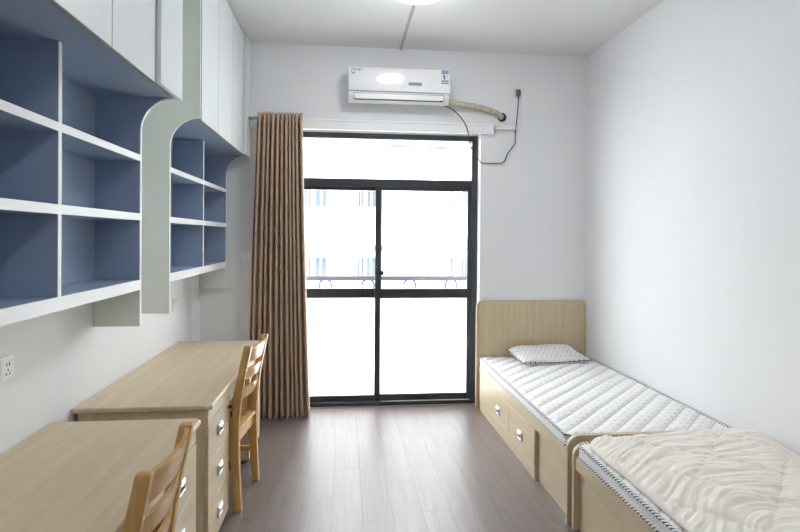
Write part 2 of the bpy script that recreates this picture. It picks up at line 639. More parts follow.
def condenser(x, z, label):
    c = thing('air_conditioner_condenser', label, 'condenser', (x, FYF - .34, z), 0, 'condensers on the far building')
    box_part('casing', 'label_white', c, -.36, .36, -.14, .14, .03, .53, r=.02, seg=2)
    b = bmesh.new()
    for r_ in (.2, .13, .06):
        tube(b, [(r_ * math.cos(a) - .08, -.15, .28 + r_ * math.sin(a)) for a in [2 * math.pi * i / 20 for i in range(20)]], .008, 5, True)
    mesh_obj('fan_guard', b, 'far_grey', c, True)
    box_part('bracket', 'far_grey', c, -.42, .42, -.14, .34, -.02, .03, r=.004)
for x, z, l in ((1.9, 2.02, 'left condenser of the pair below the transom bar outside'), (3.1, 2.02, 'right condenser of the pair below the transom bar outside'),
                (1.75, 4.56, 'left condenser of the pair seen through the transom light'), (3.2, 4.53, 'right condenser of the pair seen through the transom light')):
    condenser(x, z, l)

# ================================================================== WALL CABINETS
SD, UD = 0.222, 0.392          # depth of open shelves, of the upper cupboards
PT = 0.018
ZP0, ZU0, ZU1 = 1.09, 2.232, 3.19
def curve_pts(x_s, x_u, zc0, zc1, n=14):
    r1, r2 = x_u - x_s, zc1 - zc0
    return [(x_u - r1 * math.cos(a), zc0 + r2 * math.sin(a)) for a in [math.pi / 2 * i / n for i in range(n + 1)]]
def wall_cabinet(y0, div, y1, yend, seams, label):
    """y0..y1 shelf part, seams = door edges, yend = end of the filler"""
    root = thing('wall_cabinet', label, 'cabinet', (XL, y0, ZP0), 0, 'wall cabinets over the desks')
    def L(y): return y - y0
    def Z(z): return z - ZP0
    e = .0015
    fx = UD
    for yy in (y0, y1 - PT):
        cp = curve_pts(SD - .002, fx - .002, 2.062, ZU0)
        pts = [(e, Z(ZP0)), (SD - .002, Z(ZP0))] + [(a, Z(b)) for a, b in cp] + [(fx - .002, Z(ZU1)), (e, Z(ZU1))]
        sp = mesh_obj('side_panel', prism(bmesh.new(), pts, 1, L(yy), L(yy) + PT), 'sage_laminate', root)
        # white edge band along the front outline
        out = [(SD - .002, ZP0)] + cp
        b = bmesh.new()
        ring = []
        for i, (a, z) in enumerate(out):
            p = Vector(out[max(i - 1, 0)]); q = Vector(out[min(i + 1, len(out) - 1)])
            d = (q - p).normalized(); nrm = Vector((d.y, -d.x))
            o2 = Vector((a, z)) + nrm * .002
            ring.append([b.verts.new((c[0], L(yy) + s, Z(c[1]))) for c, s in (((a, z), -.0004), ((a, z), PT + .0004), (o2, PT + .0004), (o2, -.0004))])
        for A, B in zip(ring, ring[1:]):
            for k in range(4):
                b.faces.new((A[k], A[(k + 1) % 4], B[(k + 1) % 4], B[k]))
        b.faces.new(ring[0]); b.faces.new(ring[-1][::-1])
        mesh_obj('edge_band', b, 'white_laminate', sp)
    # blue lining of the shelf side of the panels
    for yy, sgn in ((y0 + PT, 1), (y1 - PT - .002, -1)):
        cp = curve_pts(SD - .004, fx - .006, 2.062, ZU0 + .002)
        pts = [(e, Z(1.30)), (SD - .004, Z(1.30))] + [(a, Z(b)) for a, b in cp] + [(e, Z(ZU0 + .002))]
        mesh_obj('lining', prism(bmesh.new(), pts, 1, L(yy), L(yy) + .002), 'blue_laminate', root)
    i0, i1 = L(y0 + PT + .002), L(y1 - PT - .002)
    box_part('back_panel', 'blue_laminate', root, .001, .008, i0, i1, Z(1.28), Z(ZU0), r=0)
    for zt, th in ((1.322, .05), (1.652, .034), (1.943, .03)):
        s = box_part('shelf', 'blue_laminate', root, .008, SD - .003, i0, i1, Z(zt - th), Z(zt), r=0)
        box_part('edge_band', 'white_laminate', s, SD - .003, SD, i0 - .002, i1 + .002, Z(zt - th - .0005), Z(zt + .0005), r=.0007)
        if th == .05:
            box_part('underside', 'sage_laminate', s, .008, SD - .003, i0, i1, Z(zt - th - .0015), Z(zt - th), r=0)
    zs = [(1.322, 1.618), (1.652, 1.913), (1.943, ZU0)]
    for za, zb in zs:
        d = box_part('divider', 'blue_laminate', root, .008, SD - .003, L(div - .011), L(div + .011), Z(za), Z(zb), r=0)
        box_part('edge_band', 'white_laminate', d, SD - .003, SD - .0004, L(div - .0115), L(div + .0115), Z(za + .0006), Z(zb - .0006), r=.0007)
    # upper cupboard
    box_part('cupboard_bottom', 'blue_laminate', root, .001, fx - .02, L(y0 + PT), L(yend - .002), Z(ZU0), Z(ZU0 + .018), r=0)
    box_part('cupboard_top', 'white_laminate', root, .001, fx - .02, L(y0 + PT), L(yend - .002), Z(ZU1 - .018), Z(ZU1), r=0)
    box_part('cupboard_back', 'dark_plastic', root, .001, .008, L(y0 + PT), L(yend - .002), Z(ZU0 + .018), Z(ZU1 - .018), r=0)
    if yend - y1 > .004:
        box_part('scribe_panel', 'sage_laminate', root, fx - .02, fx - .004, L(y1), L(yend - .002), Z(ZU0), Z(ZU1), r=0)
    for a, b in zip(seams, seams[1:]):
        d = box_part('door', 'edge_trim', root, fx - .018, fx + .001, L(a) + .001, L(b) - .001, Z(ZU0 - .012), Z(ZC - .012), r=.001)
        box_part('door_face', 'door_foil', d, fx + .001, fx + .002, L(a) + .004, L(b) - .004, Z(ZU0 - .008), Z(ZC - .015), r=0)
    box_part('filler_panel', 'door_foil', root, fx - .0, fx + .024, L(seams[-1] + .003), L(yend) - .002, Z(ZU0 - .010), Z(ZC - .006), r=.0015)
    box_part('top_filler', 'white_laminate', root, .01, fx - .022, L(y0), L(yend) - .003, Z(ZU1), Z(ZC - .004), r=0)
    return root
wall_cabinet(1.285, 2.045, 2.825, 2.826, [1.305, 1.60, 2.052, 2.505], 'nearer wall cabinet with blue open shelves and white upper doors')
wall_cabinet(3.258, 4.022, 4.785, 4.803, [3.278, 3.706, 4.14, 4.60], 'farther wall cabinet with blue open shelves, next to the curtain')

# ================================================================== DESKS
def make_desk(label):
    root = thing('writing_desk', label, 'desk', (XL + .003, 0, 0), 0, 'desks along the left wall')
    LEN, DX = 1.60, 0.620
    # top with rounded nose and clipped front corners
    b = bmesh.new()
    c = .022
    prism(b, [(0, 0), (DX - c, 0), (DX, c), (DX, LEN - c), (DX - c, LEN), (0, LEN)], 2, .726, .752)
    bmesh.ops.bevel(b, geom=[e for e in b.edges if abs(e.verts[0].co.z - e.verts[1].co.z) < 1e-6], offset=.009, segments=3, profile=.5, affect='EDGES')
    mesh_obj('desk_top', b, 'oak_y', root)
    FXI = DX - .018          # front plane of the drawers
    for y0, y1 in ((.022, .475), (1.125, 1.578)):
        ped = box_part('pedestal', 'oak_z', root, .02, FXI - .018, y0, y1, .035, .726, r=.001)
        box_part('top_rail', 'oak_y', ped, FXI - .018, FXI - .002, y0, y1, .655, .726, r=.001)
        for z0, z1 in ((.462, .651), (.246, .458), (.035, .242)):
            d = box_part('drawer', 'oak_y', root, FXI - .0165, FXI, y0 + .0005, y1 - .0005, z0, z1, r=.0015)
            yc, zc = (y0 + y1) / 2 - .01, z0 + (z1 - z0) * .55
            h = bmesh.new()
            for q in ((-.038, .038, .018, .026), (-.038, .038, -.026, -.018), (-.038, -.030, -.018, .018), (.030, .038, -.018, .018)):
                rbox(h, FXI, FXI + .012, yc + q[0], yc + q[1], zc + q[2], zc + q[3], .002, 1)
            rbox(h, FXI, FXI + .016, yc - .03, yc + .03, zc + .006, zc + .018, .003, 1)
            mesh_obj('handle', h, 'chrome', d)
            box_part('handle_recess', 'dark_plastic', d, FXI, FXI + .002, yc - .030, yc + .030, zc - .018, zc + .006, r=0)
        for fy in (y0 + .05, y1 - .05):
            for fxx in (.06, FXI - .05):
                mesh_obj('foot', revolve(bmesh.new(), [(.018, 0), (.018, .006), (.006, .009), (.006, .036)], 12, 'z', (fxx, fy, 0)), 'brushed_metal', root)
    box_part('apron_drawer', 'oak_y', root, FXI - .0165, FXI, 0.477, 1.123, .62, .724, r=.0015)
    box_part('back_panel', 'oak_y', root, .02, .038, .475, 1.125, .15, .726, r=.001)
    # lock with its key and tag in the near pedestal
    lk = mesh_obj('lock', revolve(bmesh.new(), [(.009, 0), (.009, .004), (.006, .006)], 14, 'x', (FXI, .435, .612)), 'brushed_metal', root)
    b = bmesh.new()
    rbox(b, FXI + .006, FXI + .024, .433, .437, .604, .620, .001, 1)
    tube(b, [(FXI + .022 + .009 * math.cos(a), .435 + .002 * math.sin(a), .596 + .010 * math.sin(a)) for a in [2 * math.pi * i / 12 for i in range(12)]], .0016, 5, True)
    rbox(b, FXI + .017, FXI + .027, .424, .446, .555, .588, .003, 1)
    mesh_obj('key', b, 'dark_plastic', lk)
    return root
d2 = make_desk('farther oak writing desk, its near end behind the other desk, beside the curtain')
d2.location.y = 2.588
d1 = copy_tree(d2)
d1.location.y = 0.822
d1['label'] = 'nearer oak writing desk at the bottom left corner of the photo'

# ================================================================== CHAIRS
def sweep_rect(bm, pts, wx, wy):
    """rectangular section swept along points in the xz plane (y fixed)"""
    rings = []
    n = len(pts)
    for i, (x, y, z) in enumerate(pts):
        a = wx[i] / 2
        b = wy / 2
        rings.append([bm.verts.new((x + dx, y + dy, z)) for dx, dy in ((-a, -b), (a, -b), (a, b), (-a, b))])
    for A, B in zip(rings, rings[1:]):
        for k in range(4):
            bm.faces.new((A[k], A[(k + 1) % 4], B[(k + 1) % 4], B[k]))
    bm.faces.new(rings[0][::-1]); bm.faces.new(rings[-1])
    return bm
def make_chair(label):
    root = thing('wooden_chair', label, 'chair', (0, 0, 0), 0, 'wooden chairs at the desks')
    HW = .188
    prof = spline([(0, 0, 0), (-.012, 0, .2), (-.024, 0, .42), (-.018, 0, .55), (.014, 0, .74), (.052, 0, .925)], 5)
    def back_x(z):
        for p, q in zip(prof, prof[1:]):
            if p.z <= z <= q.z:
                return p.x + (q.x - p.x) * (z - p.z) / (q.z - p.z)
        return prof[-1].x
    for s in (-1, 1):
        b = bmesh.new()
        wx = [(.044 + .016 * math.exp(-((p.z - .45) / .17) ** 2) - .008 * max(0, p.z - .6)) for p in prof]
        sweep_rect(b, [(p.x, s * HW, p.z) for p in prof], wx, .034)
        bmesh.ops.bevel(b, geom=list(b.edges), offset=.004, segments=2, profile=.5, affect='EDGES', clamp_overlap=True)
        mesh_obj('rear_leg', b, 'pine_z', root, True, 40)
        b = bmesh.new()
        rbox(b, -.405, -.368, s * (HW - .004) - .018, s * (HW - .004) + .018, 0, .428, .004, 2)
        mesh_obj('front_leg', b, 'pine_z', root, True, 40)
        box_part('side_rail', 'pine_x', root, -.368, -.046, s * (HW - .004) - .010, s * (HW - .004) + .010, .375, .428, r=.003, seg=2)
        box_part('side_stretcher', 'pine_x', root, -.368, -.036, s * (HW - .004) - .009, s * (HW - .004) + .009, .19, .222, r=.003, seg=2)
    box_part('rear_rail', 'pine_y', root, -.034, -.012, -HW + .017, HW - .017, .365, .428, r=.003, seg=2)
    box_part('front_rail', 'pine_y', root, -.398, -.376, -HW + .022, HW - .022, .375, .428, r=.003, seg=2)
    box_part('cross_stretcher', 'pine_y', root, -.21, -.19, -HW + .013, HW - .013, .196, .216, r=.003, seg=2)
    # seat, notched between the rear legs
    b = bmesh.new()
    prism(b, [(-.43, -.205), (-.05, -.205), (-.05, -.168), (.002, -.168), (.002, .168), (-.05, .168), (-.05, .205), (-.43, .205)], 2, .428, .450)
    bmesh.ops.bevel(b, geom=[e for e in b.edges], offset=.005, segments=2, profile=.5, affect='EDGES', clamp_overlap=True)
    mesh_obj('seat', b, 'pine_x', root, True, 40)
    # three bowed back slats
    for z0, z1 in ((.828, .916), (.725, .788), (.620, .676)):
        b = bmesh.new()
        N = 12
        rings = []
        for i in range(N + 1):
            y = -HW + .012 + (2 * HW - .024) * i / N
            bow = .030 * (1 - (y / HW) ** 2)
            ring = []
            for dx, z in ((-.008, z0), (.008, z0), (.010, (z0 + z1) / 2), (.008, z1), (-.008, z1)):
                ring.append(b.verts.new((back_x(z) + bow + dx, y, z)))
            rings.append(ring)
        for A, B in zip(rings, rings[1:]):
            for k in range(5):
                b.faces.new((A[k], A[(k + 1) % 5], B[(k + 1) % 5], B[k]))
        b.faces.new(rings[0]); b.faces.new(rings[-1][::-1])
        mesh_obj('back_slat', b, 'pine_y', root, True, 40)
    return root
ch2 = make_chair('varnished wooden chair with slatted back, pushed under the farther desk')
ch2.location = (-.566, 3.292, 0)
ch2.rotation_euler.z = -.10
ch1 = copy_tree(ch2)
ch1.location = (-.565, 1.655, 0)
ch1.rotation_euler.z = .0
ch1['label'] = 'varnished wooden chair cut off by the bottom edge, at the nearer desk'

# ================================================================== BEDS
BX = 1.2125
def board(b, x0, x1, y0, y1, ztop, r, n=8):
    pts = [(x0, 0.0), (x1, 0.0)]
    pts += [(x1 - r + r * math.cos(a), ztop - r + r * math.sin(a)) for a in [math.pi / 2 * i / n for i in range(n + 1)]]
    pts += [(x0 + r - r * math.sin(a), ztop - r + r * math.cos(a)) for a in [math.pi / 2 * i / n for i in range(n + 1)]]
    prism(b, pts, 1, y0, y1)
    bmesh.ops.bevel(b, geom=[e for e in b.edges if abs(e.verts[0].co.y - e.verts[1].co.y) < 1e-6], offset=.003, segments=2, profile=.5, affect='EDGES')
    return b
def make_bed(y_foot, y_head, head_up, label):
    """y_foot < y_head; the tall board stands at y_head when head_up"""
    root = thing('storage_bed', label, 'bed', (BX, y_foot, 0), 0, 'storage beds along the right wall')
    Lx = XR - .006 - BX
    Ly = y_head - y_foot
    TH = .028
    if head_up:
        mesh_obj('headboard', board(bmesh.new(), -.021, Lx, Ly - TH, Ly, .972, .05), 'oak_board', root)
        mesh_obj('footboard', board(bmesh.new(), -.006, Lx, 0, TH, .478, .07), 'oak_board', root)
        y0, y1 = TH, Ly - TH
    else:
        mesh_obj('footboard', board(bmesh.new(), .004, Lx, Ly - TH, Ly, .452, .06), 'oak_board', root)
        mesh_obj('headboard', board(bmesh.new(), .004, Lx, 0, TH, .972, .05), 'oak_board', root)
        y0, y1 = TH, Ly - TH
    e = .006 if head_up else .010
    box_part('side_rail', 'oak_y', root, e, e + .02, y0, y1, .322, .392, r=.002)
    box_part('base_panel', 'oak_y', root, e + .022, e + .038, y0, y1, 0.0, .322, r=.001)
    box_part('slat_base', 'oak_x', root, e + .02, Lx - .005, y0, y1, .368, .390, r=0)
    box_part('wall_rail', 'oak_y', root, Lx - .026, Lx - .006, y0, y1, 0.0, .368, r=.001)
    box_part('plinth', 'oak_y', root, e, e + .022, y1 - 1.44 if head_up else y0, y1 - .035 if head_up else y1 - .47, 0.0, .088, r=.001)
    if head_up:
        fronts = [(y1 - .895, y1 - .035), (y1 - 1.44, y1 - .899)]
        hy = [y1 - .63, y1 - 1.165]
    else:
        fronts = [(y0 + .035, y0 + .95), (y0 + .955, y1 - .47)]
        hy = [y0 + .5, y0 + 1.2]
    for (a, c), h in zip(fronts, hy):
        d = box_part('drawer', 'oak_y', root, e - .002, e + .022, a, c, .091, .319, r=.002)
        k = bmesh.new()
        zc = .186
        X = e - .002
        for q in ((-.040, .040, .020, .028), (-.040, .040, -.028, -.020), (-.040, -.030, -.020, .020), (.030, .040, -.020, .020)):
            rbox(k, X - .012, X, h + q[0], h + q[1], zc + q[2], zc + q[3], .002, 1)
        rbox(k, X - .016, X, h - .03, h + .03, zc + .004, zc + .020, .003, 1)
        mesh_obj('handle', k, 'chrome', d)
        box_part('handle_recess', 'dark_plastic', d, X - .002, X, h - .030, h + .030, zc - .020, zc + .004, r=0)
    return root
bed1 = make_bed(2.800, YB - .004, True, 'oak storage bed with tall headboard against the window wall')
bed2 = make_bed(0.74, 2.768, False, 'nearer oak storage bed, partly outside the frame')

def mattress(x0, x1, y0, y1, z0, z1, label):
    root = thing('mattress', label, 'mattress', ((x0 + x1) / 2, (y0 + y1) / 2, z0), 0, 'mattresses on the beds')
    cx, cy = (x0 + x1) / 2, (y0 + y1) / 2
    hx, hy, R = (x1 - x0) / 2, (y1 - y0) / 2, .045
    nx, ny = 170, 320
    H = z1 - z0
    b = bmesh.new()
    grid = []
    for j in range(ny + 1):
        rowv = []
        for i in range(nx + 1):
            x = -hx + 2 * hx * i / nx
            y = -hy + 2 * hy * j / ny
            # square-to-rounded corner mapping
            ax, ay = abs(x) - (hx - R), abs(y) - (hy - R)
            if ax > 0 and ay > 0:
                m = max(ax, ay); l = math.hypot(ax, ay)
                ax, ay = ax * m / l, ay * m / l
                x = math.copysign(hx - R + ax, x); y = math.copysign(hy - R + ay, y)
            q = ((y - x) * .70711) / .102
            edge = min(hx - abs(x), hy - abs(y))
            k = min(1, max(0, edge / .05))
            chan = abs(math.sin(math.pi * q)) ** .45
            z = H - .012 * (1 - k) ** 2 + (.019 * (chan - .8)) * k
            z += .004 * noise.noise((x * 3 + cx, y * 3 + cy, 0)) * k
            rowv.append(b.verts.new((x, y, z)))
        grid.append(rowv)
    for j in range(ny):
        for i in range(nx):
            b.faces.new((grid[j][i], grid[j][i + 1], grid[j + 1][i + 1], grid[j + 1][i]))
    loop = [grid[0][i] for i in range(nx)] + [grid[j][nx] for j in range(ny)] + [grid[ny][i] for i in range(nx, 0, -1)] + [grid[j][0] for j in range(ny, 0, -1)]
    prev = loop
    n = len(loop)
    for f, o in ((.75, .003), (.5, .005), (.25, .003), (0, -.002)):
        cur = []
        for v in loop:
            d = Vector((v.co.x, v.co.y, 0))
            nn = Vector((max(0, abs(d.x) - hx + R) * (1 if d.x > 0 else -1), max(0, abs(d.y) - hy + R) * (1 if d.y > 0 else -1), 0))
            nn = nn.normalized() if nn.length > 0 else Vector()
            cur.append(b.verts.new((v.co.x + nn.x * o, v.co.y + nn.y * o, (H - .012) * f)))
        for i in range(n):
            b.faces.new((prev[i], prev[(i + 1) % n], cur[(i + 1) % n], cur[i]))
        prev = cur
    b.faces.new(prev)
    mesh_obj('cover', b, 'ticking', root, True, 60)
    def outline(o):
        pts = []
        for sx, sy, a0 in ((1, 1, 0), (-1, 1, 90), (-1, -1, 180), (1, -1, 270)):
            for k in range(7):
                a = math.radians(a0 + 15 * k)
                pts.append((sx * (hx - R) + (R + o) * math.cos(a), sy * (hy - R) + (R + o) * math.sin(a)))
        # add intermediate points on the long runs
        out = []
        for i, p in enumerate(pts):
            q = pts[(i + 1) % len(pts)]
            out.append(p)
            if math.hypot(q[0] - p[0], q[1] - p[1]) > .3:
                for k in range(1, 24):
                    out.append((p[0] + (q[0] - p[0]) * k / 24, p[1] + (q[1] - p[1]) * k / 24))
        return out
    for z, r in ((H - .008, .0085), (.012, .0075)):
        mesh_obj('piping', tube(bmesh.new(), [(p[0], p[1], z + .002 * noise.noise((p[0] * 4, p[1] * 4, z))) for p in outline(.002)], r, 8, True), 'striped_piping', root, True)
    return root
mattress(1.222, XR - .012, 2.838, YB - .040, .392, .470, 'white diagonally quilted mattress under the pillow')
mattress(1.228, XR - .012, 0.80, 2.728, .392, .470, 'white mattress with striped piping, mostly hidden by the cotton quilt')

# pillow
pl = thing('pillow', 'flat pale grey pillow with small dark dots', 'pillow', (1.788, 4.575, .474), math.radians(6))
b = bmesh.new()
NX, NY = 44, 26
PX, PY = .318, .175
top, bot = [], []
for j in range(NY + 1):
    rt_, rb_ = [], []
    for i in range(NX + 1):
        u, v = 2 * i / NX - 1, 2 * j / NY - 1
        pin = 1 - .07 * (1 - abs(u) ** 2) * abs(v) ** 4
        pinx = 1 - .06 * (1 - abs(v) ** 2) * abs(u) ** 4
        x, y = u * PX * pinx, v * PY * pin
        prof_ = (max(0, 1 - u ** 4) ** .6) * (max(0, 1 - v ** 4) ** .6)
        h = .066 * prof_ * (1 + .28 * v + .2 * noise.noise((u * 1.6, v * 1.6, 3)))
        base = .014 + .028 * (v + 1) * .5 + .012 * max(0, v) + .012 * abs(u * v)
        rt_.append(b.verts.new((x, y, base + h + .004 * noise.noise((u * 5, v * 4, 1)) * prof_)))
        edge = i in (0, NX) or j in (0, NY)
        rb_.append(rt_[-1] if edge else b.verts.new((x, y, max(.001, base - .9 * h))))
    top.append(rt_); bot.append(rb_)
for j in range(NY):
    for i in range(NX):
        b.faces.new((top[j][i], top[j][i + 1], top[j + 1][i + 1], top[j + 1][i]))
        q = (bot[j][i], bot[j + 1][i], bot[j + 1][i + 1], bot[j][i + 1])
        try:
            b.faces.new(q)
        except ValueError:
            pass
edge_pts = [top[0][i].co.copy() for i in range(NX)] + [top[j][NX].co.copy() for j in range(NY)] + [top[NY][i].co.copy() for i in range(NX, 0, -1)] + [top[j][0].co.copy() for j in range(NY, 0, -1)]
mesh_obj('pillowcase', b, 'dotted_cloth', pl, True)
mesh_obj('piping', tube(bmesh.new(), edge_pts, .0035, 6, True), 'rail_metal', pl, True)

# cotton quilt lying on the nearer mattress
qx0, qx1, qy0, qy1, qz = 1.236, XR - .008, 0.82, 2.722, .4765
ql = thing('quilt', 'crumpled cream cotton quilt with pink stitching, covering the nearer mattress', 'quilt', ((qx0 + qx1) / 2, (qy0 + qy1) / 2, qz))
b = bmesh.new()
NX, NY = 170, 300
hx, hy = (qx1 - qx0) / 2, (qy1 - qy0) / 2
def quilt_h(x, y, X, Y):
    n1 = noise.noise((X * 2.1, Y * 2.6, 0))
    # wrinkles run across the bed and bend towards the edge of the frame
    bend = Y + .34 * math.exp(-((X - qx0) / .22) ** 2) * 0.7 + .05 * noise.noise((X * 2.3, Y * 1.2, 5))
    w1 = noise.noise((X * 2.2, bend * 17, 2.0))
    w2 = noise.noise((X * 3.4 + 4, bend * 36, 7.0))
    w3 = noise.noise((X * 7 + 4, Y * 9, 9.0))
    rid = (1 - abs(w1)) ** 3
    rid2 = (1 - abs(w2)) ** 3
    h = .052 + .018 * n1 - .012 * rid - .009 * rid2 + .012 * w3 + .006 * w1
    h += .026 * math.exp(-((X - 2.0) / .30) ** 2 - ((Y - 2.55) / .28) ** 2)
    for sgn in (1, -1):
        q = (.72 * x + sgn * .72 * y + .05 * 0) / .30
        fr = abs(q - math.floor(q) - .5)
        h -= .008 * math.exp(-(fr / .05) ** 2)
    return h
grid = []
for j in range(NY + 1):
    rowv = []
    for i in range(NX + 1):
        # denser towards the edges
        u, v = 2 * i / NX - 1, 2 * j / NY - 1
        x, y = u * hx, v * hy
        R = .13
        ax, ay = abs(x) - (hx - R), abs(y) - (hy - R)
        if ax > 0 and ay > 0:
            m = max(ax, ay); l = math.hypot(ax, ay)
            x = math.copysign(hx - R + ax * m / l, x); y = math.copysign(hy - R + ay * m / l, y)
        e_ = min(hx - abs(x), hy - abs(y))
        if ax > 0 and ay > 0:
            e_ = R - max(ax, ay)
        X, Y = x + (qx0 + qx1) / 2, y + (qy0 + qy1) / 2
        k = min(1, max(0, e_) / .075)
        k = math.sqrt(max(0, 1 - (1 - k) ** 2))
        z = quilt_h(x, y, X, Y) * (.16 + .84 * k)
        wob = .014 * noise.noise((X * 5, Y * 5, 11)) - .012 if e_ < .03 else 0
        if e_ < .03 and u < -.9 and x < 0:
            x -= wob * (1 - e_ / .03)
        rowv.append(b.verts.new((x, y, max(.006, z))))
    grid.append(rowv)
for j in range(NY):
    for i in range(NX):
        b.faces.new((grid[j][i], grid[j][i + 1], grid[j + 1][i + 1], grid[j + 1][i]))
loop = [grid[0][i] for i in range(NX)] + [grid[j][NX] for j in range(NY)] + [grid[NY][i] for i in range(NX, 0, -1)] + [grid[j][0] for j in range(NY, 0, -1)]
low = [b.verts.new((v.co.x * .995, v.co.y * .997, 0)) for v in loop]
n = len(loop)
for i in range(n):
    b.faces.new((loop[i], loop[(i + 1) % n], low[(i + 1) % n], low[i]))
b.faces.new(low)
mesh_obj('quilt_body', b, 'quilt_cotton', ql, True)

# ================================================================== CURTAIN AND RAIL
rail = thing('curtain_rail', 'white curtain rail above the balcony door', 'curtain rail', (0, YB, 2.47))
box_part('rail_body', 'white_plastic', rail, -.82, 1.335, -.055, -.0005, .008, .096, r=.012, seg=3)
box_part('rail_lip', 'white_plastic', rail, -.82, 1.335, -.062, -.055, .078, .096, r=.002)
mesh_obj('end_rod', tube(bmesh.new(), [(1.33, -.03, .068), (1.53, -.03, .072)], .016, 12), 'white_plastic', rail, True, 40)
box_part('end_bracket', 'white_plastic', rail, 1.515, 1.55, -.05, -.0005, .05, .105, r=.006, seg=2)
box_part('joint_clip', 'grey_plastic', rail, 1.335, 1.343, -.056, -.0005, .03, .09, r=.001)
mesh_obj('curtain_pole', tube(bmesh.new(), [(-.815, -.115, .078), (-.375, -.115, .080)], .011, 12), 'brushed_metal', rail, True, 40)
box_part('pole_bracket', 'brushed_metal', rail, -.815, -.80, -.12, -.0005, .07, .086, r=.002)

ct = thing('curtain', 'brown pleated floor-length curtain drawn to the left of the door', 'curtain', (-.55, 4.69, 0.003))
b = bmesh.new()
NF, PPF, NZ = 11, 20, 50
zt, zb = 2.592, 0.004
cols = []
NU = NF * PPF
ph = [random.uniform(-.5, .5) for _ in range(NF + 2)]
amp = [random.uniform(.8, 1.1) for _ in range(NF + 2)]
wid = [random.uniform(.7, 1.35) for _ in range(NF)]
cum = [0]
for q in wid:
    cum.append(cum[-1] + q)
for i in range(NU + 1):
    k, fr = divmod(i, PPF)
    if k == NF:
        k, fr = NF - 1, PPF
    uu = (cum[k] + wid[k] * fr / PPF) / cum[-1]
    t_ = i / PPF
    colv = []
    for j in range(NZ + 1):
        s = j / NZ                                # 0 top .. 1 hem
        z = zt + (zb - zt) * s
        x0 = -.738 + (-.80 + .738) * s - .008 * math.sin(math.pi * s)
        x1 = -.362 + (-.285 + .362) * s ** 1.2
        ti = int(min(t_, NF)); am = amp[ti] + (amp[min(ti + 1, NF + 1)] - amp[ti]) * (t_ - ti)
        a_ = (.040 + .010 * min(1, s * 5)) * am
        wave = math.sin(2 * math.pi * t_)
        wave = wave * 1.0
        y = 4.676 + a_ * wave
        x = x0 + (x1 - x0) * uu - .0036 * math.sin(4 * math.pi * t_)
        if s < .018:
            y = 4.676 + (y - 4.676) * .8
        colv.append(b.verts.new((x + .55, y - 4.69, z - .003)))
    cols.append(colv)
for A, B in zip(cols, cols[1:]):
    for j in range(NZ):
        b.faces.new((A[j], A[j + 1], B[j + 1], B[j]))
cl = mesh_obj('curtain_panel', b, 'curtain_cloth', ct, True)
so = cl.modifiers.new('thickness', 'SOLIDIFY'); so.thickness = .003; so.offset = 0
# heading tape sewn along the top of the back
b = bmesh.new()
prev = None
for i in range(0, NU + 1):
    c0 = cols_co = cl.data.vertices[i * (NZ + 1)].co
    a0 = b.verts.new((c0.x, c0.y + .003, c0.z - .002)); a1 = b.verts.new((c0.x, c0.y + .003, c0.z - .07))
    if prev:
        b.faces.new((prev[0], a0, a1, prev[1]))
    prev = (a0, a1)
mesh_obj('heading_tape', b, 'white_plastic', ct, True)

# ================================================================== AIR CONDITIONER
ax0, ax1, az0, az1 = .026, .899, 2.697, 2.990
ac = thing('air_conditioner', 'white wall-mounted split air conditioner above the balcony door', 'air conditioner', ((ax0 + ax1) / 2, YB, az0))
hw = (ax1 - ax0) / 2
HH = az1 - az0
# body profile (y, z), extruded across
prof_b = [(-.001, .03), (-.12, .004), (-.165, .018), (-.190, .05), (-.190, .082), (-.176, .082), (-.176, HH - .01), (-.165, HH), (-.001, HH)]
b = prism(bmesh.new(), prof_b, 0, -hw, hw)
bmesh.ops.bevel(b, geom=[e for e in b.edges if abs(e.verts[0].co.x - e.verts[1].co.x) < 1e-6], offset=.008, segments=3, profile=.5, affect='EDGES', clamp_overlap=True)
mesh_obj('casing', b, 'white_plastic', ac, True, 35)
pb = prism(bmesh.new(), [(-.176, .090), (-.204, .092), (-.205, .12), (-.211, HH - .02), (-.205, HH - .003), (-.176, HH - .003)], 0, -hw + .001, hw - .001)
bmesh.ops.bevel(pb, geom=list(pb.edges), offset=.003, segments=2, profile=.5, affect='EDGES', clamp_overlap=True)
fpn = mesh_obj('front_panel', pb, 'gloss_plastic', ac, True, 35)
def panel_y(z):
    return -.205 - (z - .12) * (.006 / (HH - .14)) - .0008
box_part('display_window', 'grey_plastic', fpn, .075, .19, panel_y(.158) - .0008, panel_y(.158) + .004, .146, .172, r=.001)
lv = box_part('louver', 'white_plastic', ac, -hw + .05, hw - .055, -.197, -.186, .024, .070, r=.004, seg=2)
box_part('louver_slot', 'dark_plastic', ac, -hw + .046, hw - .05, -.1906, -.176, .0715, .0745, r=0)
box_part('air_gap', 'dark_plastic', ac, -hw + .05, hw - .055, -.186, -.17, .0195, .0235, r=0)
for sx in (-hw + .047, hw - .052):
    box_part('louver_pivot', 'grey_plastic', ac, sx - .002, sx + .002, -.196, -.188, .024, .072, r=0)
box_part('indicator', 'dark_plastic', ac, hw - .085, hw - .065, -.1985, -.190, .016, .026, r=.002)
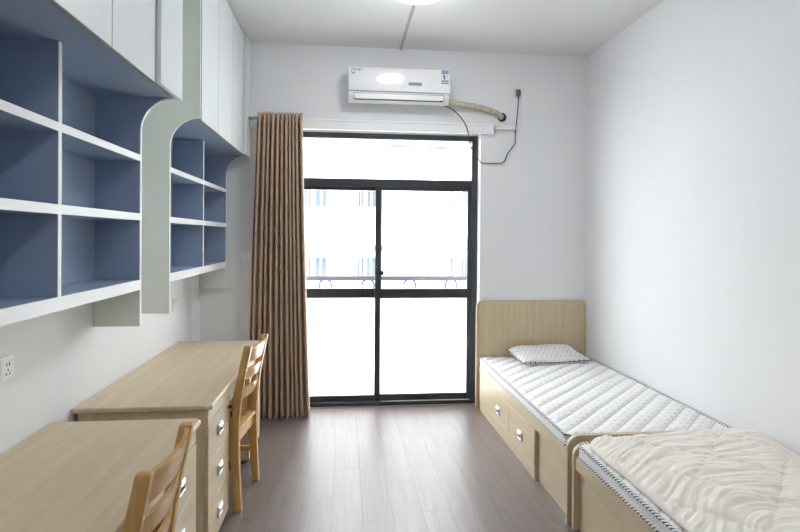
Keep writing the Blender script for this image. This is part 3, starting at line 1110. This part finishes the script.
# energy label
def flat(name, mat, x0, x1, z0, z1, lift, parent):
    z = (z0 + z1) / 2
    bb = bmesh.new()
    vs = []
    for (x, zz) in ((x0, z0), (x1, z0), (x1, z1), (x0, z1)):
        vs.append((x, zz))
    lo = [bb.verts.new((x, panel_y(zz) - lift, zz)) for x, zz in vs]
    hi = [bb.verts.new((x, panel_y(zz) + .002, zz)) for x, zz in vs]
    bb.faces.new(lo); bb.faces.new(hi[::-1])
    for i in range(4):
        bb.faces.new((lo[i], hi[i], hi[(i + 1) % 4], lo[(i + 1) % 4]))
    return mesh_obj(name, bb, mat, parent)
el = flat('energy_label', 'label_white', hw - .080, hw - .012, .165, .285, .0010, fpn)
flat('label_header', 'label_blue', hw - .078, hw - .014, .252, .283, .0016, el)
flat('label_footer', 'label_blue', hw - .078, hw - .014, .167, .180, .0016, el)
for i, (dx, z0, z1, ww) in enumerate(((-.064, .232, .246, .012), (-.060, .218, .232, .014), (-.055, .206, .218, .012), (-.036, .238, .241, .016), (-.036, .228, .231, .016))):
    flat('label_bar', 'logo_ink' if i < 3 else 'label_blue', hw + dx, hw + dx + ww, z0, z1, .0016, el)
flat('label_photo', 'label_blue', hw - .076, hw - .016, .184, .200, .0013, el)
# maker's mark: teal ring and dark lettering strokes too small to read
b = bmesh.new()
cxm, czm = -hw + .042, .252
tube(b, [(cxm + .017 * math.cos(a), panel_y(czm) - .0012, czm + .022 * math.sin(a)) for a in [math.radians(20 + 300 * i / 24) for i in range(25)]], .0026, 6)
tube(b, [(cxm - .008 + .022 * i / 8, panel_y(czm) - .0012, czm - .018 + .036 * (i / 8) ** 2) for i in range(9)], .0022, 6)
mesh_obj('logo_ring', b, 'logo_teal', fpn, True)
b = bmesh.new()
yq = panel_y(.262) - .0012
for strokes in ([(-.0, 0), (.0, .018), (.006, .006), (.012, .018), (.012, 0)], [(.018, 0), (.018, .018)], [(.024, .018), (.024, 0), (.030, 0)], [(.034, .018), (.046, .018)], [(.040, .018), (.040, 0)]):
    tube(b, [(-hw + .068 + p[0], yq, .254 + p[1]) for p in strokes], .0016, 5)
mesh_obj('logo_lettering', b, 'logo_ink', fpn)

# refrigerant hose into the wall
hp = spline([(.862, YB - .09, 2.738), (.93, YB - .08, 2.738), (1.05, YB - .06, 2.728), (1.20, YB - .045, 2.712), (1.33, YB - .038, 2.680), (1.385, YB - .030, 2.654), (1.412, YB - .012, 2.638)], 10)
ho = thing('drain_hose', 'beige tape-wrapped hose running from air conditioner into the wall', 'hose', (.9, YB - .05, 2.7))
def rel(pts, o): return [Vector(p) - Vector(o.location) for p in pts]
rad = [.026 + .0012 * math.sin(i * 1.5) for i in range(len(hp))]
mesh_obj('hose_body', tube(bmesh.new(), rel(hp, ho), rad, 14), 'hose_tape', ho, True)
mesh_obj('wall_sleeve', revolve(bmesh.new(), [(.036, -.012), (.041, -.010), (.041, -.0008)], 20, 'y', Vector((1.418, YB, 2.640)) - Vector(ho.location)), 'dark_plastic', ho, True, 40)

# power lead
pc = spline([(.868, YB - .13, 2.694), (.93, YB - .105, 2.68), (1.03, YB - .085, 2.60), (1.085, YB - .075, 2.50), (1.095, YB - .075, 2.42), (1.13, YB - .05, 2.345), (1.215, YB - .02, 2.232), (1.27, YB - .018, 2.218), (1.41, YB - .018, 2.222), (1.445, YB - .02, 2.25), (1.47, YB - .02, 2.31), (1.535, YB - .02, 2.395), (1.535, YB - .03, 2.45), (1.527, YB - .075, 2.53), (1.540, YB - .065, 2.62), (1.556, YB - .045, 2.75), (1.562, YB - .032, 2.825)], 8)
po = thing('power_lead', 'thin black cable drooping from air conditioner to the high socket', 'cable', (1.3, YB - .02, 2.21))
mesh_obj('cord', tube(bmesh.new(), rel(pc, po), .0046, 8), 'black_cable', po, True)
b = bmesh.new()
q = Vector((1.562, YB, 2.85)) - Vector(po.location)
rbox(b, q.x - .021, q.x + .021, q.y - .045, q.y - .010, q.z - .022, q.z + .042, .012, 3)
tube(b, [(q.x, q.y - .032, q.z - .045), (q.x, q.y - .03, q.z - .018)], [.006, .012], 10)
mesh_obj('plug', b, 'plug_grey', po, True, 40)


# ================================================================== SOCKETS
def socket(loc, face, label, kind='outlet'):
    """face: 'x' = on the left wall (facing +x), 'y' = on the back wall (facing -y)"""
    o = thing('wall_socket', label, 'socket', loc, math.radians(90) if face == 'x' else 0, 'white wall sockets')
    # built facing -y: plate from y=-0.009..0
    box_part('plate', 'white_plastic', o, -.043, .043, -.009, -.0006, -.043, .043, r=.003, seg=2)
    box_part('face', 'white_plastic', o, -.036, .036, -.0105, -.009, -.036, .036, r=.0007)
    b = bmesh.new()
    if kind == 'outlet':
        for dx in (-.008, .008):
            rbox(b, dx - .0022, dx + .0022, -.0112, -.0104, .010, .022)
        rbox(b, -.002, .002, -.0112, -.0104, -.010, .000)
        for s in (-1, 1):
            c = b.verts
            bb = bmesh.new()
            rbox(bb, -.0018, .0018, -.0112, -.0104, -.006, .006)
            merge(b, bb, Matrix.Translation((s * .011, 0, -.019)) @ Matrix.Rotation(s * math.radians(35), 4, 'Y'))
        mesh_obj('slots', b, 'dark_plastic', o)
    else:
        rbox(b, -.0012, .0012, -.0112, -.0104, -.034, .034)
        mesh_obj('rocker_gap', b, 'grey_plastic', o)
    return o
s1 = socket((XL, 2.113, 1.052), 'x', 'white wall socket at the left edge of the photo')
socket((XL, 4.088, 1.04), 'x', 'white wall socket just past the bottom of the farther cabinet side')
socket((-.846, YB, 1.365), 'y', 'white wall plate on the window wall, left of the curtain', 'switch')
socket((1.562, YB, 2.858), 'y', 'white socket high on the window wall with grey plug in it')

# ================================================================== CEILING LAMP AND CONDUIT
def ceiling_lamp(x, y, label):
    lp = thing('ceiling_lamp', label, 'lamp', (x, y, ZC - .110), 0, 'round ceiling lamps')
    mesh_obj('base', revolve(bmesh.new(), [(.205, .072), (.212, .078), (.212, .1095)], 40), 'white_plastic', lp, True, 40)
    mesh_obj('diffuser', revolve(bmesh.new(), [(.03, 0), (.10, .005), (.16, .020), (.195, .046), (.205, .072)], 40), 'lamp_glow', lp, True)
    return lp
ceiling_lamp(.475, 3.50, 'round glowing ceiling lamp at the top edge of the photo')
ceiling_lamp(.475, 0.60, 'second round ceiling lamp, overhead and out of the photo')
cn = tag(mesh_obj('ceiling_conduit', rbox(bmesh.new(), -.011, .011, -.547, .547, -.011, -.0005, .002, 1), 'conduit_grey'), 'thin grey cable trunking on the ceiling between lamp and wall', 'conduit')
cn.location = (.489, 4.257, ZC)
